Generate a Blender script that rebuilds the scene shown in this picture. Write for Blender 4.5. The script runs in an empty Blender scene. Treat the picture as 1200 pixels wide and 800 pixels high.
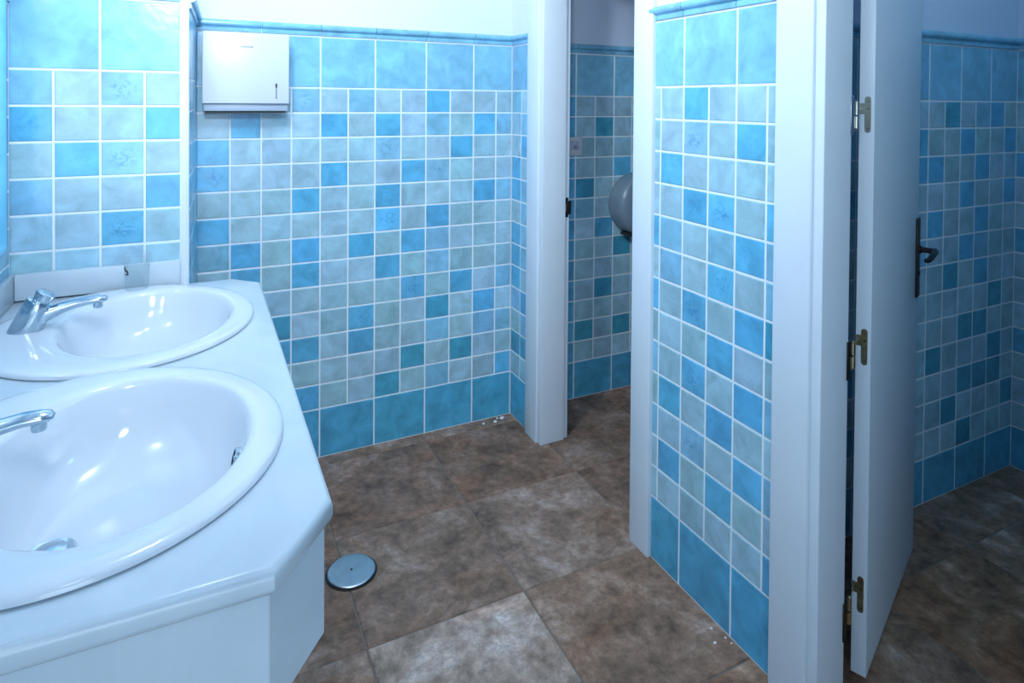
import bpy, bmesh, math, random
from mathutils import Vector, Matrix
random.seed(7)
PI = math.pi
SC = bpy.context.scene
COL = SC.collection

# ------------------------------------------------------------------ materials
def new_mat(name):
    m = bpy.data.materials.new(name); m.use_nodes = True
    nt = m.node_tree; nt.nodes.clear()
    out = nt.nodes.new('ShaderNodeOutputMaterial')
    b = nt.nodes.new('ShaderNodeBsdfPrincipled')
    nt.links.new(b.outputs[0], out.inputs[0])
    return m, nt, b

def N(nt, t, **kw):
    n = nt.nodes.new(t)
    for k, v in kw.items(): setattr(n, k, v)
    return n

def simple(name, col, rough=.5, metal=0., spec=.5, bump=0., bscale=60., var=0., vscale=8.):
    m, nt, b = new_mat(name)
    b.inputs['Base Color'].default_value = (*col, 1)
    b.inputs['Roughness'].default_value = rough
    b.inputs['Metallic'].default_value = metal
    b.inputs['Specular IOR Level'].default_value = spec
    tc = N(nt, 'ShaderNodeTexCoord')
    if var > 0:
        n = N(nt, 'ShaderNodeTexNoise'); n.inputs['Scale'].default_value = vscale; n.inputs['Detail'].default_value = 5
        nt.links.new(tc.outputs['Object'], n.inputs['Vector'])
        r = N(nt, 'ShaderNodeMapRange'); r.inputs[1].default_value = .3; r.inputs[2].default_value = .7
        r.inputs[3].default_value = 1 - var; r.inputs[4].default_value = 1 + var
        nt.links.new(n.outputs[0], r.inputs[0])
        mx = N(nt, 'ShaderNodeMix', data_type='RGBA', blend_type='MULTIPLY'); mx.inputs[0].default_value = 1
        mx.inputs[6].default_value = (*col, 1)
        nt.links.new(r.outputs[0], mx.inputs[7]); nt.links.new(mx.outputs[2], b.inputs['Base Color'])
    if bump > 0:
        n = N(nt, 'ShaderNodeTexNoise'); n.inputs['Scale'].default_value = bscale; n.inputs['Detail'].default_value = 4
        nt.links.new(tc.outputs['Object'], n.inputs['Vector'])
        bp = N(nt, 'ShaderNodeBump'); bp.inputs['Strength'].default_value = bump; bp.inputs['Distance'].default_value = .002
        nt.links.new(n.outputs[0], bp.inputs['Height']); nt.links.new(bp.outputs[0], b.inputs['Normal'])
    return m

def tile_material():
    m, nt, b = new_mat('glazed_tile')
    L = nt.links.new
    col = N(nt, 'ShaderNodeAttribute', attribute_name='tcol')
    rnd = N(nt, 'ShaderNodeAttribute', attribute_name='trnd')
    tc = N(nt, 'ShaderNodeTexCoord')
    uv = N(nt, 'ShaderNodeUVMap', uv_map='tuv')
    sc = N(nt, 'ShaderNodeVectorMath', operation='MULTIPLY_ADD')
    sc.inputs[1].default_value = (40, 40, 40)
    L(rnd.outputs['Color'], sc.inputs[0]); L(tc.outputs['Object'], sc.inputs[2])
    # cloudy hand-brushed glaze
    n1 = N(nt, 'ShaderNodeTexNoise'); n1.inputs['Scale'].default_value = 13; n1.inputs['Detail'].default_value = 4
    n1.inputs['Roughness'].default_value = .6; n1.inputs['Distortion'].default_value = .6
    L(sc.outputs[0], n1.inputs['Vector'])
    r1 = N(nt, 'ShaderNodeMapRange'); r1.inputs[1].default_value = .3; r1.inputs[2].default_value = .72
    r1.inputs[3].default_value = .76; r1.inputs[4].default_value = 1.16
    L(n1.outputs[0], r1.inputs[0])
    mul = N(nt, 'ShaderNodeMix', data_type='RGBA', blend_type='MULTIPLY'); mul.inputs[0].default_value = 1
    L(col.outputs['Color'], mul.inputs[6]); L(r1.outputs[0], mul.inputs[7])
    # blend of the glaze towards a greenish / greyer wash in patches
    n2 = N(nt, 'ShaderNodeTexNoise'); n2.inputs['Scale'].default_value = 7; n2.inputs['Detail'].default_value = 3
    sc2 = N(nt, 'ShaderNodeVectorMath', operation='ADD'); sc2.inputs[1].default_value = (17, 5, 9)
    L(sc.outputs[0], sc2.inputs[0]); L(sc2.outputs[0], n2.inputs['Vector'])
    r2 = N(nt, 'ShaderNodeMapRange'); r2.inputs[1].default_value = .5; r2.inputs[2].default_value = .8
    r2.inputs[3].default_value = 0; r2.inputs[4].default_value = .3
    L(n2.outputs[0], r2.inputs[0])
    mg = N(nt, 'ShaderNodeMix', data_type='RGBA', blend_type='MULTIPLY')
    mg.inputs[7].default_value = (.74, .92, .90, 1)
    L(r2.outputs[0], mg.inputs[0]); L(mul.outputs[2], mg.inputs[6])
    # painted motif on some tiles (alpha of tcol): worn darker swirls round the middle
    sub = N(nt, 'ShaderNodeVectorMath', operation='SUBTRACT'); sub.inputs[1].default_value = (.5, .5, 0)
    L(uv.outputs[0], sub.inputs[0])
    ln = N(nt, 'ShaderNodeVectorMath', operation='LENGTH'); L(sub.outputs[0], ln.inputs[0])
    msk = N(nt, 'ShaderNodeMapRange'); msk.inputs[1].default_value = .18; msk.inputs[2].default_value = .42
    msk.inputs[3].default_value = 1; msk.inputs[4].default_value = 0
    L(ln.outputs['Value'], msk.inputs[0])
    addv = N(nt, 'ShaderNodeVectorMath', operation='MULTIPLY_ADD'); addv.inputs[1].default_value = (20, 20, 20)
    L(rnd.outputs['Color'], addv.inputs[0]); L(uv.outputs[0], addv.inputs[2])
    n3 = N(nt, 'ShaderNodeTexNoise'); n3.inputs['Scale'].default_value = 4.2; n3.inputs['Detail'].default_value = 2
    n3.inputs['Distortion'].default_value = 2.2
    L(addv.outputs[0], n3.inputs['Vector'])
    r3 = N(nt, 'ShaderNodeMapRange'); r3.inputs[1].default_value = .5; r3.inputs[2].default_value = .6
    L(n3.outputs[0], r3.inputs[0])
    m1 = N(nt, 'ShaderNodeMath', operation='MULTIPLY'); L(msk.outputs[0], m1.inputs[0]); L(r3.outputs[0], m1.inputs[1])
    m2 = N(nt, 'ShaderNodeMath', operation='MULTIPLY'); L(m1.outputs[0], m2.inputs[0]); L(col.outputs['Alpha'], m2.inputs[1])
    m3 = N(nt, 'ShaderNodeMath', operation='MULTIPLY'); m3.inputs[1].default_value = .55; L(m2.outputs[0], m3.inputs[0])
    pt = N(nt, 'ShaderNodeMix', data_type='RGBA', blend_type='MULTIPLY')
    pt.inputs[7].default_value = (.35, .55, .75, 1)
    L(m3.outputs[0], pt.inputs[0]); L(mg.outputs[2], pt.inputs[6])
    L(pt.outputs[2], b.inputs['Base Color'])
    b.inputs['Roughness'].default_value = .22
    b.inputs['Specular IOR Level'].default_value = .5
    n4 = N(nt, 'ShaderNodeTexNoise'); n4.inputs['Scale'].default_value = 22; n4.inputs['Detail'].default_value = 2
    L(sc.outputs[0], n4.inputs['Vector'])
    bp = N(nt, 'ShaderNodeBump'); bp.inputs['Strength'].default_value = .35; bp.inputs['Distance'].default_value = .003
    L(n4.outputs[0], bp.inputs['Height']); L(bp.outputs[0], b.inputs['Normal'])
    return m

def floor_material():
    m, nt, b = new_mat('slate_look_floor_tile')
    L = nt.links.new
    col = N(nt, 'ShaderNodeAttribute', attribute_name='tcol')
    rnd = N(nt, 'ShaderNodeAttribute', attribute_name='trnd')
    tc = N(nt, 'ShaderNodeTexCoord')
    sc = N(nt, 'ShaderNodeVectorMath', operation='MULTIPLY_ADD'); sc.inputs[1].default_value = (30, 30, 30)
    L(rnd.outputs['Color'], sc.inputs[0]); L(tc.outputs['Object'], sc.inputs[2])
    n1 = N(nt, 'ShaderNodeTexNoise'); n1.inputs['Scale'].default_value = 6.5; n1.inputs['Detail'].default_value = 10
    n1.inputs['Roughness'].default_value = .72; n1.inputs['Distortion'].default_value = .35
    L(sc.outputs[0], n1.inputs['Vector'])
    cr = N(nt, 'ShaderNodeValToRGB'); e = cr.color_ramp.elements
    e[0].position = .30; e[0].color = (.36, .34, .34, 1)
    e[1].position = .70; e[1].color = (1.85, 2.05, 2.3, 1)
    x = cr.color_ramp.elements.new(.43); x.color = (.74, .70, .66, 1)
    x = cr.color_ramp.elements.new(.52); x.color = (1.0, .94, .90, 1)
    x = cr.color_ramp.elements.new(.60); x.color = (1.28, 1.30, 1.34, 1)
    L(n1.outputs[0], cr.inputs[0])
    mul = N(nt, 'ShaderNodeMix', data_type='RGBA', blend_type='MULTIPLY'); mul.inputs[0].default_value = 1
    L(col.outputs['Color'], mul.inputs[6]); L(cr.outputs[0], mul.inputs[7])
    # rusty veins
    n2 = N(nt, 'ShaderNodeTexNoise'); n2.inputs['Scale'].default_value = 3.2; n2.inputs['Detail'].default_value = 7
    n2.inputs['Distortion'].default_value = 1.0
    a = N(nt, 'ShaderNodeVectorMath', operation='ADD'); a.inputs[1].default_value = (7, 3, 2)
    L(sc.outputs[0], a.inputs[0]); L(a.outputs[0], n2.inputs['Vector'])
    r2 = N(nt, 'ShaderNodeMapRange'); r2.inputs[1].default_value = .5; r2.inputs[2].default_value = .75
    r2.inputs[3].default_value = 0; r2.inputs[4].default_value = .7
    L(n2.outputs[0], r2.inputs[0])
    mr = N(nt, 'ShaderNodeMix', data_type='RGBA', blend_type='MULTIPLY'); mr.inputs[7].default_value = (1.08, .80, .62, 1)
    L(r2.outputs[0], mr.inputs[0]); L(mul.outputs[2], mr.inputs[6])
    # fine grain
    n3 = N(nt, 'ShaderNodeTexNoise'); n3.inputs['Scale'].default_value = 30; n3.inputs['Detail'].default_value = 8; n3.inputs['Roughness'].default_value = .7
    L(tc.outputs['Object'], n3.inputs['Vector'])
    r3 = N(nt, 'ShaderNodeMapRange'); r3.inputs[1].default_value = .3; r3.inputs[2].default_value = .7
    r3.inputs[3].default_value = .58; r3.inputs[4].default_value = 1.42
    L(n3.outputs[0], r3.inputs[0])
    mf = N(nt, 'ShaderNodeMix', data_type='RGBA', blend_type='MULTIPLY'); mf.inputs[0].default_value = 1
    L(mr.outputs[2], mf.inputs[6]); L(r3.outputs[0], mf.inputs[7])
    L(mf.outputs[2], b.inputs['Base Color'])
    b.inputs['Roughness'].default_value = .6
    b.inputs['Specular IOR Level'].default_value = .3
    bp = N(nt, 'ShaderNodeBump'); bp.inputs['Strength'].default_value = .5; bp.inputs['Distance'].default_value = .004
    L(n1.outputs[0], bp.inputs['Height']); L(bp.outputs[0], b.inputs['Normal'])
    return m

def marble_material():
    m, nt, b = new_mat('white_marble')
    L = nt.links.new
    tc = N(nt, 'ShaderNodeTexCoord')
    n = N(nt, 'ShaderNodeTexNoise'); n.inputs['Scale'].default_value = 3.5; n.inputs['Detail'].default_value = 8; n.inputs['Distortion'].default_value = 1.4
    L(tc.outputs['Object'], n.inputs['Vector'])
    cr = N(nt, 'ShaderNodeValToRGB'); e = cr.color_ramp.elements
    e[0].position = .3; e[0].color = (.50, .60, .68, 1); e[1].position = .6; e[1].color = (.58, .68, .76, 1)
    L(n.outputs[0], cr.inputs[0]); L(cr.outputs[0], b.inputs['Base Color'])
    b.inputs['Roughness'].default_value = .22
    return m

M = {}
M['tile'] = tile_material()
M['floor'] = floor_material()
M['marble'] = marble_material()
M['grout'] = simple('white_grout', (.74, .82, .88), .8, bump=.3, bscale=150)
M['floor_grout'] = simple('floor_grout', (.20, .175, .155), .9)
M['plaster'] = simple('white_plaster', (.66, .745, .84), .7, bump=.15, bscale=90)
M['cubplaster'] = simple('shade_tinted_plaster', (.56, .68, .86), .7, bump=.15, bscale=90)  # white plaster with the cubicles' bluish shade mixed into its colour
M['paint'] = simple('white_gloss_paint', (.655, .755, .85), .32, bump=.08, bscale=25, var=.02)
M['door'] = simple('door_paint', (.66, .77, .87), .38, bump=.06, bscale=30)
M['ceramic'] = simple('white_ceramic', (.66, .73, .80), .08, spec=.6)
M['chrome'] = simple('chrome', (.50, .59, .66), .17, 1.)
M['steel'] = simple('brushed_steel', (.55, .60, .64), .34, 1., var=.08, vscale=30)
M['brass'] = simple('aged_brass', (.42, .34, .20), .34, 1., var=.25, vscale=60)
M['nickel'] = simple('pale_brass', (.62, .60, .50), .3, 1.)
M['bronze'] = simple('dark_bronze', (.035, .032, .03), .35, .7)
M['dark'] = simple('black_gap', (.012, .014, .016), .7)
M['disp'] = simple('white_enamel', (.585, .65, .77), .3)
M['disp_lip'] = simple('grey_enamel', (.36, .45, .57), .4)
M['greytext'] = simple('grey_print', (.22, .27, .34), .6)
M['jumbo'] = simple('smoky_plastic', (.19, .27, .34), .25)
M['switch'] = simple('pale_plastic', (.55, .60, .66), .4)
M['blueglaze'] = simple('blue_glazed_moulding', (.16, .52, .76), .2, var=.12, vscale=14)
M['crumb'] = simple('white_crumb', (.85, .88, .9), .9)
m, nt, b = new_mat('clear_glass')
tr = N(nt, 'ShaderNodeBsdfTransparent'); tr.inputs[0].default_value = (.94, .97, .98, 1)
lw = N(nt, 'ShaderNodeLayerWeight'); lw.inputs[0].default_value = .25
mx = N(nt, 'ShaderNodeMixShader')
b.inputs['Base Color'].default_value = (.75, .82, .86, 1); b.inputs['Roughness'].default_value = .05
mp = N(nt, 'ShaderNodeMapRange'); mp.inputs[3].default_value = .05; mp.inputs[4].default_value = .45
nt.links.new(lw.outputs['Facing'], mp.inputs[0]); nt.links.new(mp.outputs[0], mx.inputs[0])
nt.links.new(tr.outputs[0], mx.inputs[1]); nt.links.new(b.outputs[0], mx.inputs[2])
nt.links.new(mx.outputs[0], [n for n in nt.nodes if n.type == 'OUTPUT_MATERIAL'][0].inputs[0])
M['glass'] = m
m, nt, b = new_mat('mirror_glass')
b.inputs['Base Color'].default_value = (.9, .93, .95, 1); b.inputs['Roughness'].default_value = .01; b.inputs['Metallic'].default_value = 1
M['mirror'] = m

# ------------------------------------------------------------------ mesh builder
class MB:
    def __init__(s):
        s.bm = bmesh.new(); s.mats = []
    def mi(s, mat):
        if mat not in s.mats: s.mats.append(mat)
        return s.mats.index(mat)
    def box(s, a, b, mat, bev=0., seg=2, mtx=None):
        t = bmesh.new()
        bmesh.ops.create_cube(t, size=1)
        sx, sy, sz = (b[i] - a[i] for i in range(3))
        bmesh.ops.scale(t, vec=(sx, sy, sz), verts=t.verts)
        bmesh.ops.translate(t, vec=[(a[i] + b[i]) / 2 for i in range(3)], verts=t.verts)
        if bev: bmesh.ops.bevel(t, geom=list(t.edges), offset=bev, segments=seg, affect='EDGES', profile=.5, clamp_overlap=True)
        if mtx: bmesh.ops.transform(t, matrix=mtx, verts=t.verts)
        s.merge(t, mat)
    def merge(s, t, mat, smooth=None):
        k = s.mi(mat); vm = {}
        for v in t.verts: vm[v] = s.bm.verts.new(v.co)
        for f in t.faces:
            try: g = s.bm.faces.new([vm[v] for v in f.verts])
            except ValueError: continue
            g.material_index = k; g.smooth = f.smooth if smooth is None else smooth
        t.free()
    def quad(s, pts, mat):
        f = s.bm.faces.new([s.bm.verts.new(p) for p in pts]); f.material_index = s.mi(mat); return f
    def rings(s, rings, mat, cap0=True, cap1=True, smooth=True, closed=True):
        k = s.mi(mat); R = [[s.bm.verts.new(p) for p in r] for r in rings]
        n = len(R[0])
        for a, b in zip(R[:-1], R[1:]):
            for i in range(n if closed else n - 1):
                j = (i + 1) % n
                f = s.bm.faces.new((a[i], a[j], b[j], b[i])); f.material_index = k; f.smooth = smooth
        if cap0: f = s.bm.faces.new(R[0][::-1]); f.material_index = k
        if cap1: f = s.bm.faces.new(R[-1]); f.material_index = k
    def lathe(s, prof, mat, c=(0, 0, 0), axis='Z', seg=40, mtx=None, cap0=True, cap1=True):
        rs = []
        for r, z in prof:
            ring = []
            for i in range(seg):
                a = 2 * PI * i / seg
                p = Vector((r * math.cos(a), r * math.sin(a), z))
                if axis == 'Y': p = Vector((p.x, -p.z, p.y))
                if axis == 'X': p = Vector((p.z, p.x, p.y))
                if mtx: p = mtx @ p
                ring.append(p + Vector(c))
            rs.append(ring)
        s.rings(rs, mat, cap0, cap1)
    def tube(s, path, rad, mat, seg=18, flat=None, up=(0, 0, 1)):
        """path of points; rad list; flat = list of vertical squash factors"""
        P = [Vector(p) for p in path]; rs = []
        for i, p in enumerate(P):
            d = (P[min(i + 1, len(P) - 1)] - P[max(i - 1, 0)]).normalized()
            sd = d.cross(Vector(up)).normalized(); u = sd.cross(d).normalized()
            f = flat[i] if flat else 1
            rs.append([p + sd * rad[i] * math.cos(2 * PI * k / seg) + u * rad[i] * f * math.sin(2 * PI * k / seg) for k in range(seg)])
        s.rings(rs, mat)
    def prism(s, poly, z0, z1, mat, bev=0., seg=2):
        t = bmesh.new()
        vs = [t.verts.new((x, y, z0)) for x, y in poly]
        f = t.faces.new(vs)
        r = bmesh.ops.extrude_face_region(t, geom=[f])
        bmesh.ops.translate(t, vec=(0, 0, z1 - z0), verts=[v for v in r['geom'] if isinstance(v, bmesh.types.BMVert)])
        bmesh.ops.recalc_face_normals(t, faces=t.faces)
        if bev: bmesh.ops.bevel(t, geom=list(t.edges), offset=bev, segments=seg, affect='EDGES', profile=.5, clamp_overlap=True)
        s.merge(t, mat)
    def build(s, name, parent=None, recalc=True, smooth_angle=None):
        if recalc: bmesh.ops.recalc_face_normals(s.bm, faces=s.bm.faces)
        me = bpy.data.meshes.new(name); s.bm.to_mesh(me); s.bm.free()
        me.set_sharp_from_angle(angle=math.radians(42))
        for m_ in s.mats: me.materials.append(m_)
        o = bpy.data.objects.new(name, me); COL.objects.link(o)
        if parent is not None: o.parent = parent
        return o

def tag(o, label, cat=None, group=None, kind=None):
    o['label'] = label
    if cat: o['category'] = cat
    if group: o['group'] = group
    if kind: o['kind'] = kind
    return o
def thing(name, loc, label, cat, group=None):
    o = bpy.data.objects.new(name, None); o.empty_display_size = .05
    o.location = loc; COL.objects.link(o)
    return tag(o, label, cat, group)
def rel(o, parent):
    """part built in world coordinates, re-based on its parent's location"""
    o.parent = parent
    o.data.transform(Matrix.Translation(-Vector(parent.location)))
    return o

# ------------------------------------------------------------------ tiled walls
ZL = lambda k: (14.99 - k) * .1            # height of grout line k
ZU, ZT = 1.7047, 1.7524                    # under the moulding, top of the moulding
CL = {'b': (.115, .450, .73), 'p': (.135, .470, .74), 'm': (.22, .51, .72), 'q': (.24, .52, .73),
      'g': (.335, .555, .69), 't': (.070, .350, .52), 'h': (.30, .53, .64), 'B': (.085, .395, .62), 'U': (.215, .515, .74)}  # U is the B blue paled, painting in the brighter light up there
def jit(c, a=.07):
    k = 1 + random.uniform(-a, a)
    return tuple(max(0, min(1, x * k * (1 + random.uniform(-.03, .03)))) for x in c)

class Tiles:
    """collects individual glazed tiles into one wall mesh"""
    def __init__(s):
        s.v = []; s.f = []; s.mat = []; s.col = []; s.rnd = []; s.uv = []
    def tile(s, O, U, Nn, u0, u1, z0, z1, col, pat=0., g=.0022, h=.0022, be=.003):
        O, U, Nn = Vector(O), Vector(U), Vector(Nn)
        if u1 - u0 < .006: return
        u0, u1 = u0 + min(g, (u1 - u0) * .2), u1 - min(g, (u1 - u0) * .2); z0, z1 = z0 + g, z1 - g
        be = min(be, (u1 - u0) * .25)
        def P(u, z, n): return O + U * u + Vector((0, 0, z)) + Nn * n
        b = len(s.v)
        s.v += [P(u0, z0, 0), P(u1, z0, 0), P(u1, z1, 0), P(u0, z1, 0),
                P(u0 + be, z0 + be, h), P(u1 - be, z0 + be, h), P(u1 - be, z1 - be, h), P(u0 + be, z1 - be, h)]
        r = (random.random(), random.random(), random.random(), 1)
        uvs = [(0, 0), (1, 0), (1, 1), (0, 1), (.03, .03), (.97, .03), (.97, .97), (.03, .97)]
        for q in ((4, 5, 6, 7), (0, 1, 5, 4), (1, 2, 6, 5), (2, 3, 7, 6), (3, 0, 4, 7)):
            s.f.append([b + i for i in q]); s.mat.append(0); s.col.append((*col, pat)); s.rnd.append(r); s.uv.append([uvs[i] for i in q])
    def face(s, pts, mat):
        b = len(s.v); s.v += [Vector(p) for p in pts]; s.f.append(list(range(b, b + len(pts)))); s.mat.append(mat)
        s.col.append((1, 1, 1, 0)); s.rnd.append((0, 0, 0, 1)); s.uv.append([(0, 0)] * len(pts))
    def solid(s, a, b, mat):
        (x0, y0, z0), (x1, y1, z1) = a, b
        c = [(x0, y0, z0), (x1, y0, z0), (x1, y1, z0), (x0, y1, z0), (x0, y0, z1), (x1, y0, z1), (x1, y1, z1), (x0, y1, z1)]
        for q in ((0, 3, 2, 1), (4, 5, 6, 7), (0, 1, 5, 4), (1, 2, 6, 5), (2, 3, 7, 6), (3, 0, 4, 7)): s.face([c[i] for i in q], mat)
    def moulding(s, O, U, Nn, u0, u1, cuts, zoff=0):
        """cornice: flat fillet, cove and half-round nose, cut in pieces"""
        O, U, Nn = Vector(O), Vector(U), Vector(Nn)
        pr = [(0, ZU + .003), (.007, ZU + .004), (.008, ZU + .013), (.005, ZU + .018), (.007, ZU + .022)]
        for i in range(8):
            a = -PI / 2 + PI * i / 7
            pr.append((.008 + .012 * math.cos(a), ZU + .0345 + .0125 * math.sin(a)))
        pr.append((0, ZT))
        ed = [u0] + [c for c in cuts if u0 + .01 < c < u1 - .01] + [u1]
        for a, c in zip(ed[:-1], ed[1:]):
            a += .0012; c -= .0012
            col = (*jit(CL['U'], .05), 0); r = (random.random(), random.random(), random.random(), 1)
            b = len(s.v)
            for n, z in pr:
                for u in (a, c): s.v.append(O + U * u + Nn * n + Vector((0, 0, z + zoff)))
            k = len(pr)
            for i in range(k - 1):
                s.f.append([b + 2 * i, b + 2 * i + 1, b + 2 * i + 3, b + 2 * i + 2])
                s.mat.append(0); s.col.append(col); s.rnd.append(r); s.uv.append([(0, 0)] * 4)
            for e in (0, 1):
                s.f.append([b + 2 * i + e for i in range(k)]); s.mat.append(0); s.col.append(col); s.rnd.append(r); s.uv.append([(0, 0)] * k)
    def panel(s, O, U, Nn, lines, rows, big_edges, zoff=0., zmin=0., mould=True, first=0, u0=None, u1=None, topcol='U', botcol='B'):
        """lines: u of the vertical joints of small tiles; rows: 13 strings of class letters; big_edges: u joints of the big tiles"""
        O_, U_, N_ = Vector(O), Vector(U), Vector(Nn)
        u0 = lines[0] if u0 is None else u0; u1 = lines[-1] if u1 is None else u1
        for r, row in enumerate(rows):
            for c in range(len(lines) - 1):
                ch = row[c] if c < len(row) else random.choice('ggggbmg')
                if ch == '.': ch = random.choice('gggbgm')
                a, b_ = max(lines[c], u0), min(lines[c + 1], u1)
                za, zb = max(ZL(r + 1) + zoff, zmin), ZL(r) + zoff
                if zb - za < .01: continue
                if ch == 'g' and random.random() < .25: ch = 'h'
                s.tile(O, U, Nn, a, b_, za, zb, jit(CL[ch]), 1. if ch in 'pq' else (.45 if ch == 'b' and random.random() < .3 else 0.))
        be = [u0] + [e for e in big_edges if u0 + .004 < e < u1 - .004] + [u1]
        for a, b_ in zip(be[:-1], be[1:]):
            s.tile(O, U, Nn, a, b_, ZL(0) + zoff, ZU + zoff, jit(CL[topcol], .05))
            if zmin < .1: s.tile(O, U, Nn, a, b_, 0, ZL(13) + zoff, jit(CL[botcol], .05))
        if mould: s.moulding(O, U, Nn, u0, u1, [e + .001 for e in big_edges], zoff)
        # grout bed
        g = -.0003
        q = [O_ + U_ * u0 + N_ * .0006, O_ + U_ * u1 + N_ * .0006]
        top = Vector((0, 0, ZT - .002 + zoff)); bot = Vector((0, 0, max(zmin, 0)))
        s.face([q[0] + bot, q[1] + bot, q[1] + top, q[0] + top], 1)
    def build(s, name, label, mats=None):
        me = bpy.data.meshes.new(name); me.from_pydata([tuple(v) for v in s.v], [], s.f)
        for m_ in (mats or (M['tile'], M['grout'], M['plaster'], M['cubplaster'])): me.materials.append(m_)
        me.uv_layers.new(name='tuv'); me.attributes.new('tcol', 'FLOAT_COLOR', 'FACE'); me.attributes.new('trnd', 'FLOAT_COLOR', 'FACE')
        me.polygons.foreach_set('material_index', s.mat)
        me.attributes['tcol'].data.foreach_set('color', [x for c in s.col for x in c])
        me.attributes['trnd'].data.foreach_set('color', [x for c in s.rnd for x in c])
        me.uv_layers['tuv'].data.foreach_set('uv', [x for q in s.uv for p in q for x in p])
        bm = bmesh.new(); bm.from_mesh(me); bmesh.ops.recalc_face_normals(bm, faces=bm.faces); bm.to_mesh(me); bm.free()
        o = bpy.data.objects.new(name, me); COL.objects.link(o)
        return tag(o, label, 'wall', None, 'structure')

CH = 2.55       # ceiling height
XP = 1.302      # partition plane
XL = -.453      # left wall plane
XR = 2.935      # right wall of the cubicles
YQ = -1.2553    # wall between the cubicles
YF = -3.7       # wall behind the camera
YK = -.515      # front of the pier

B_ROWS = ['mggqgmggbggg', 'gbggbgbgmgbm', 'bgggggqggbgg', 'pgggbggbqggg', 'gghbghbgggbm', 'bgggggphbggg', 'mbhbgbgbmggg',
          'gbgbggbgmggh', 'ggggghgpgbgm', 'ggtggpggtgbg', 'ggbbgbggmgmm', 'gggggghtgtgg'.replace('ght', 'ggt'), 'gggbggtgmggb']
T = Tiles()
T.solid((-.75, .002, 0), (1.35, .14, CH), 2)
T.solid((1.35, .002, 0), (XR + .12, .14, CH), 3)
bl = [-.005 + .1066 * 0] + [.1107 * k for k in range(1, 12)] + [XP - .004]
T.panel((0, 0, 0), (1, 0, 0), (0, -1, 0), bl, B_ROWS, [.1107 * k for k in range(2, 12, 2)])
C_ROWS = ['gggggggg', 'bgtgbggg', 'ggggggbg', 'bghbgggg', 'gtgggggg', 'gmgggggg', 'ggbggbgg', 'gggtgggg', 'gggggggb', 'ggtgbggg', 'gggggggg', 'gtgtgggg', 'gggggggg']
cl = [1.40 + .0] + [1.6431 + .1107 * k for k in range(-1, 12)]; cl[-1] = XR
T.panel((0, 0, 0), (1, 0, 0), (0, -1, 0), cl, ['gb' + r[1:] + 'gbggg' for r in C_ROWS], [1.6431 + .2214 * k for k in range(-1, 7)], zoff=-.02)
T.build('wall_back', 'blue tiled back wall with white plaster above the moulding')

# pier on the left (front face + return)
K_ROWS = ['mgqg', 'bggb', 'gbqg', 'mggb', 'ggpg', 'gggg', 'bgmg', 'ggbg', 'gbgg', 'bggb', 'ggmg', 'gbgg', 'gggb']
T = Tiles()
kx = -.022
pts = [(XL - .2, YK), (kx, YK), (-.005, 0), (-.005, .002), (XL - .2, .002)]
for i in range(5):
    a, b_ = pts[i], pts[(i + 1) % 5]
    T.face([(*a, 0), (*b_, 0), (*b_, CH), (*a, CH)], 2)
T.face([(*p, CH) for p in pts], 2)
ko = -.4611
kl = [ko] + [ko + .1089 * k for k in (1, 2, 3)] + [kx - .019]
T.panel((0, YK - .0012, 0), (1, 0, 0), (0, -1, 0), kl, K_ROWS, [ko + .1089 * 2], zoff=.0307, u0=XL)
# white quarter-round edge bead
b0 = len(T.v)
ang = [PI * i / 12 for i in range(7)]
for zz in (0, ZT + .02):
    T.v += [Vector((kx - .019, YK - .001, zz)), Vector((kx - .019, YK - .0045, zz)), Vector((kx - .006, YK - .0052, zz)), Vector((kx + .002, YK - .002, zz)), Vector((kx + .0024, YK + .006, zz))]
for i in range(4):
    T.f.append([b0 + i, b0 + i + 1, b0 + i + 6, b0 + i + 5]); T.mat.append(2); T.col.append((1, 1, 1, 0)); T.rnd.append((0, 0, 0, 1)); T.uv.append([(0, 0)] * 4)
du = Vector((-.005 - kx, -YK, 0)); ln = du.length; du.normalize()
T.panel((kx + .001, YK, 0), tuple(du), (du.y, -du.x, 0), [.006, .10, .205, .31, .415, ln], ['bgmgb', 'gbmmg', 'mgbgm', 'bmgmb', 'gmbgm', 'mgmbg', 'bmgbm', 'mgbmg', 'bgmgb', 'gbmmg', 'bmgbm', 'mgbmg', 'bgmgb'], [.205, .415], zoff=.015)
T.build('wall_left_pier', 'pale blue tiled pier at the far end of the washbasin counter')

# left wall
T = Tiles()
T.solid((XL - .15, YF, 0), (XL - .001, .0, CH), 2)
ll = [0] + [.1 + .105 * k for k in range(31)]; ll[-1] = -YF + YK
T.panel((XL, YK, 0), (0, -1, 0), (1, 0, 0), ll, [''.join(random.choice('ggggbm') for _ in range(32)) for _ in range(13)], [.1 + .21 * k for k in range(16)], zoff=.0)
T.build('wall_left', 'blue tiled left wall behind the mirror and the taps')

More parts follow.
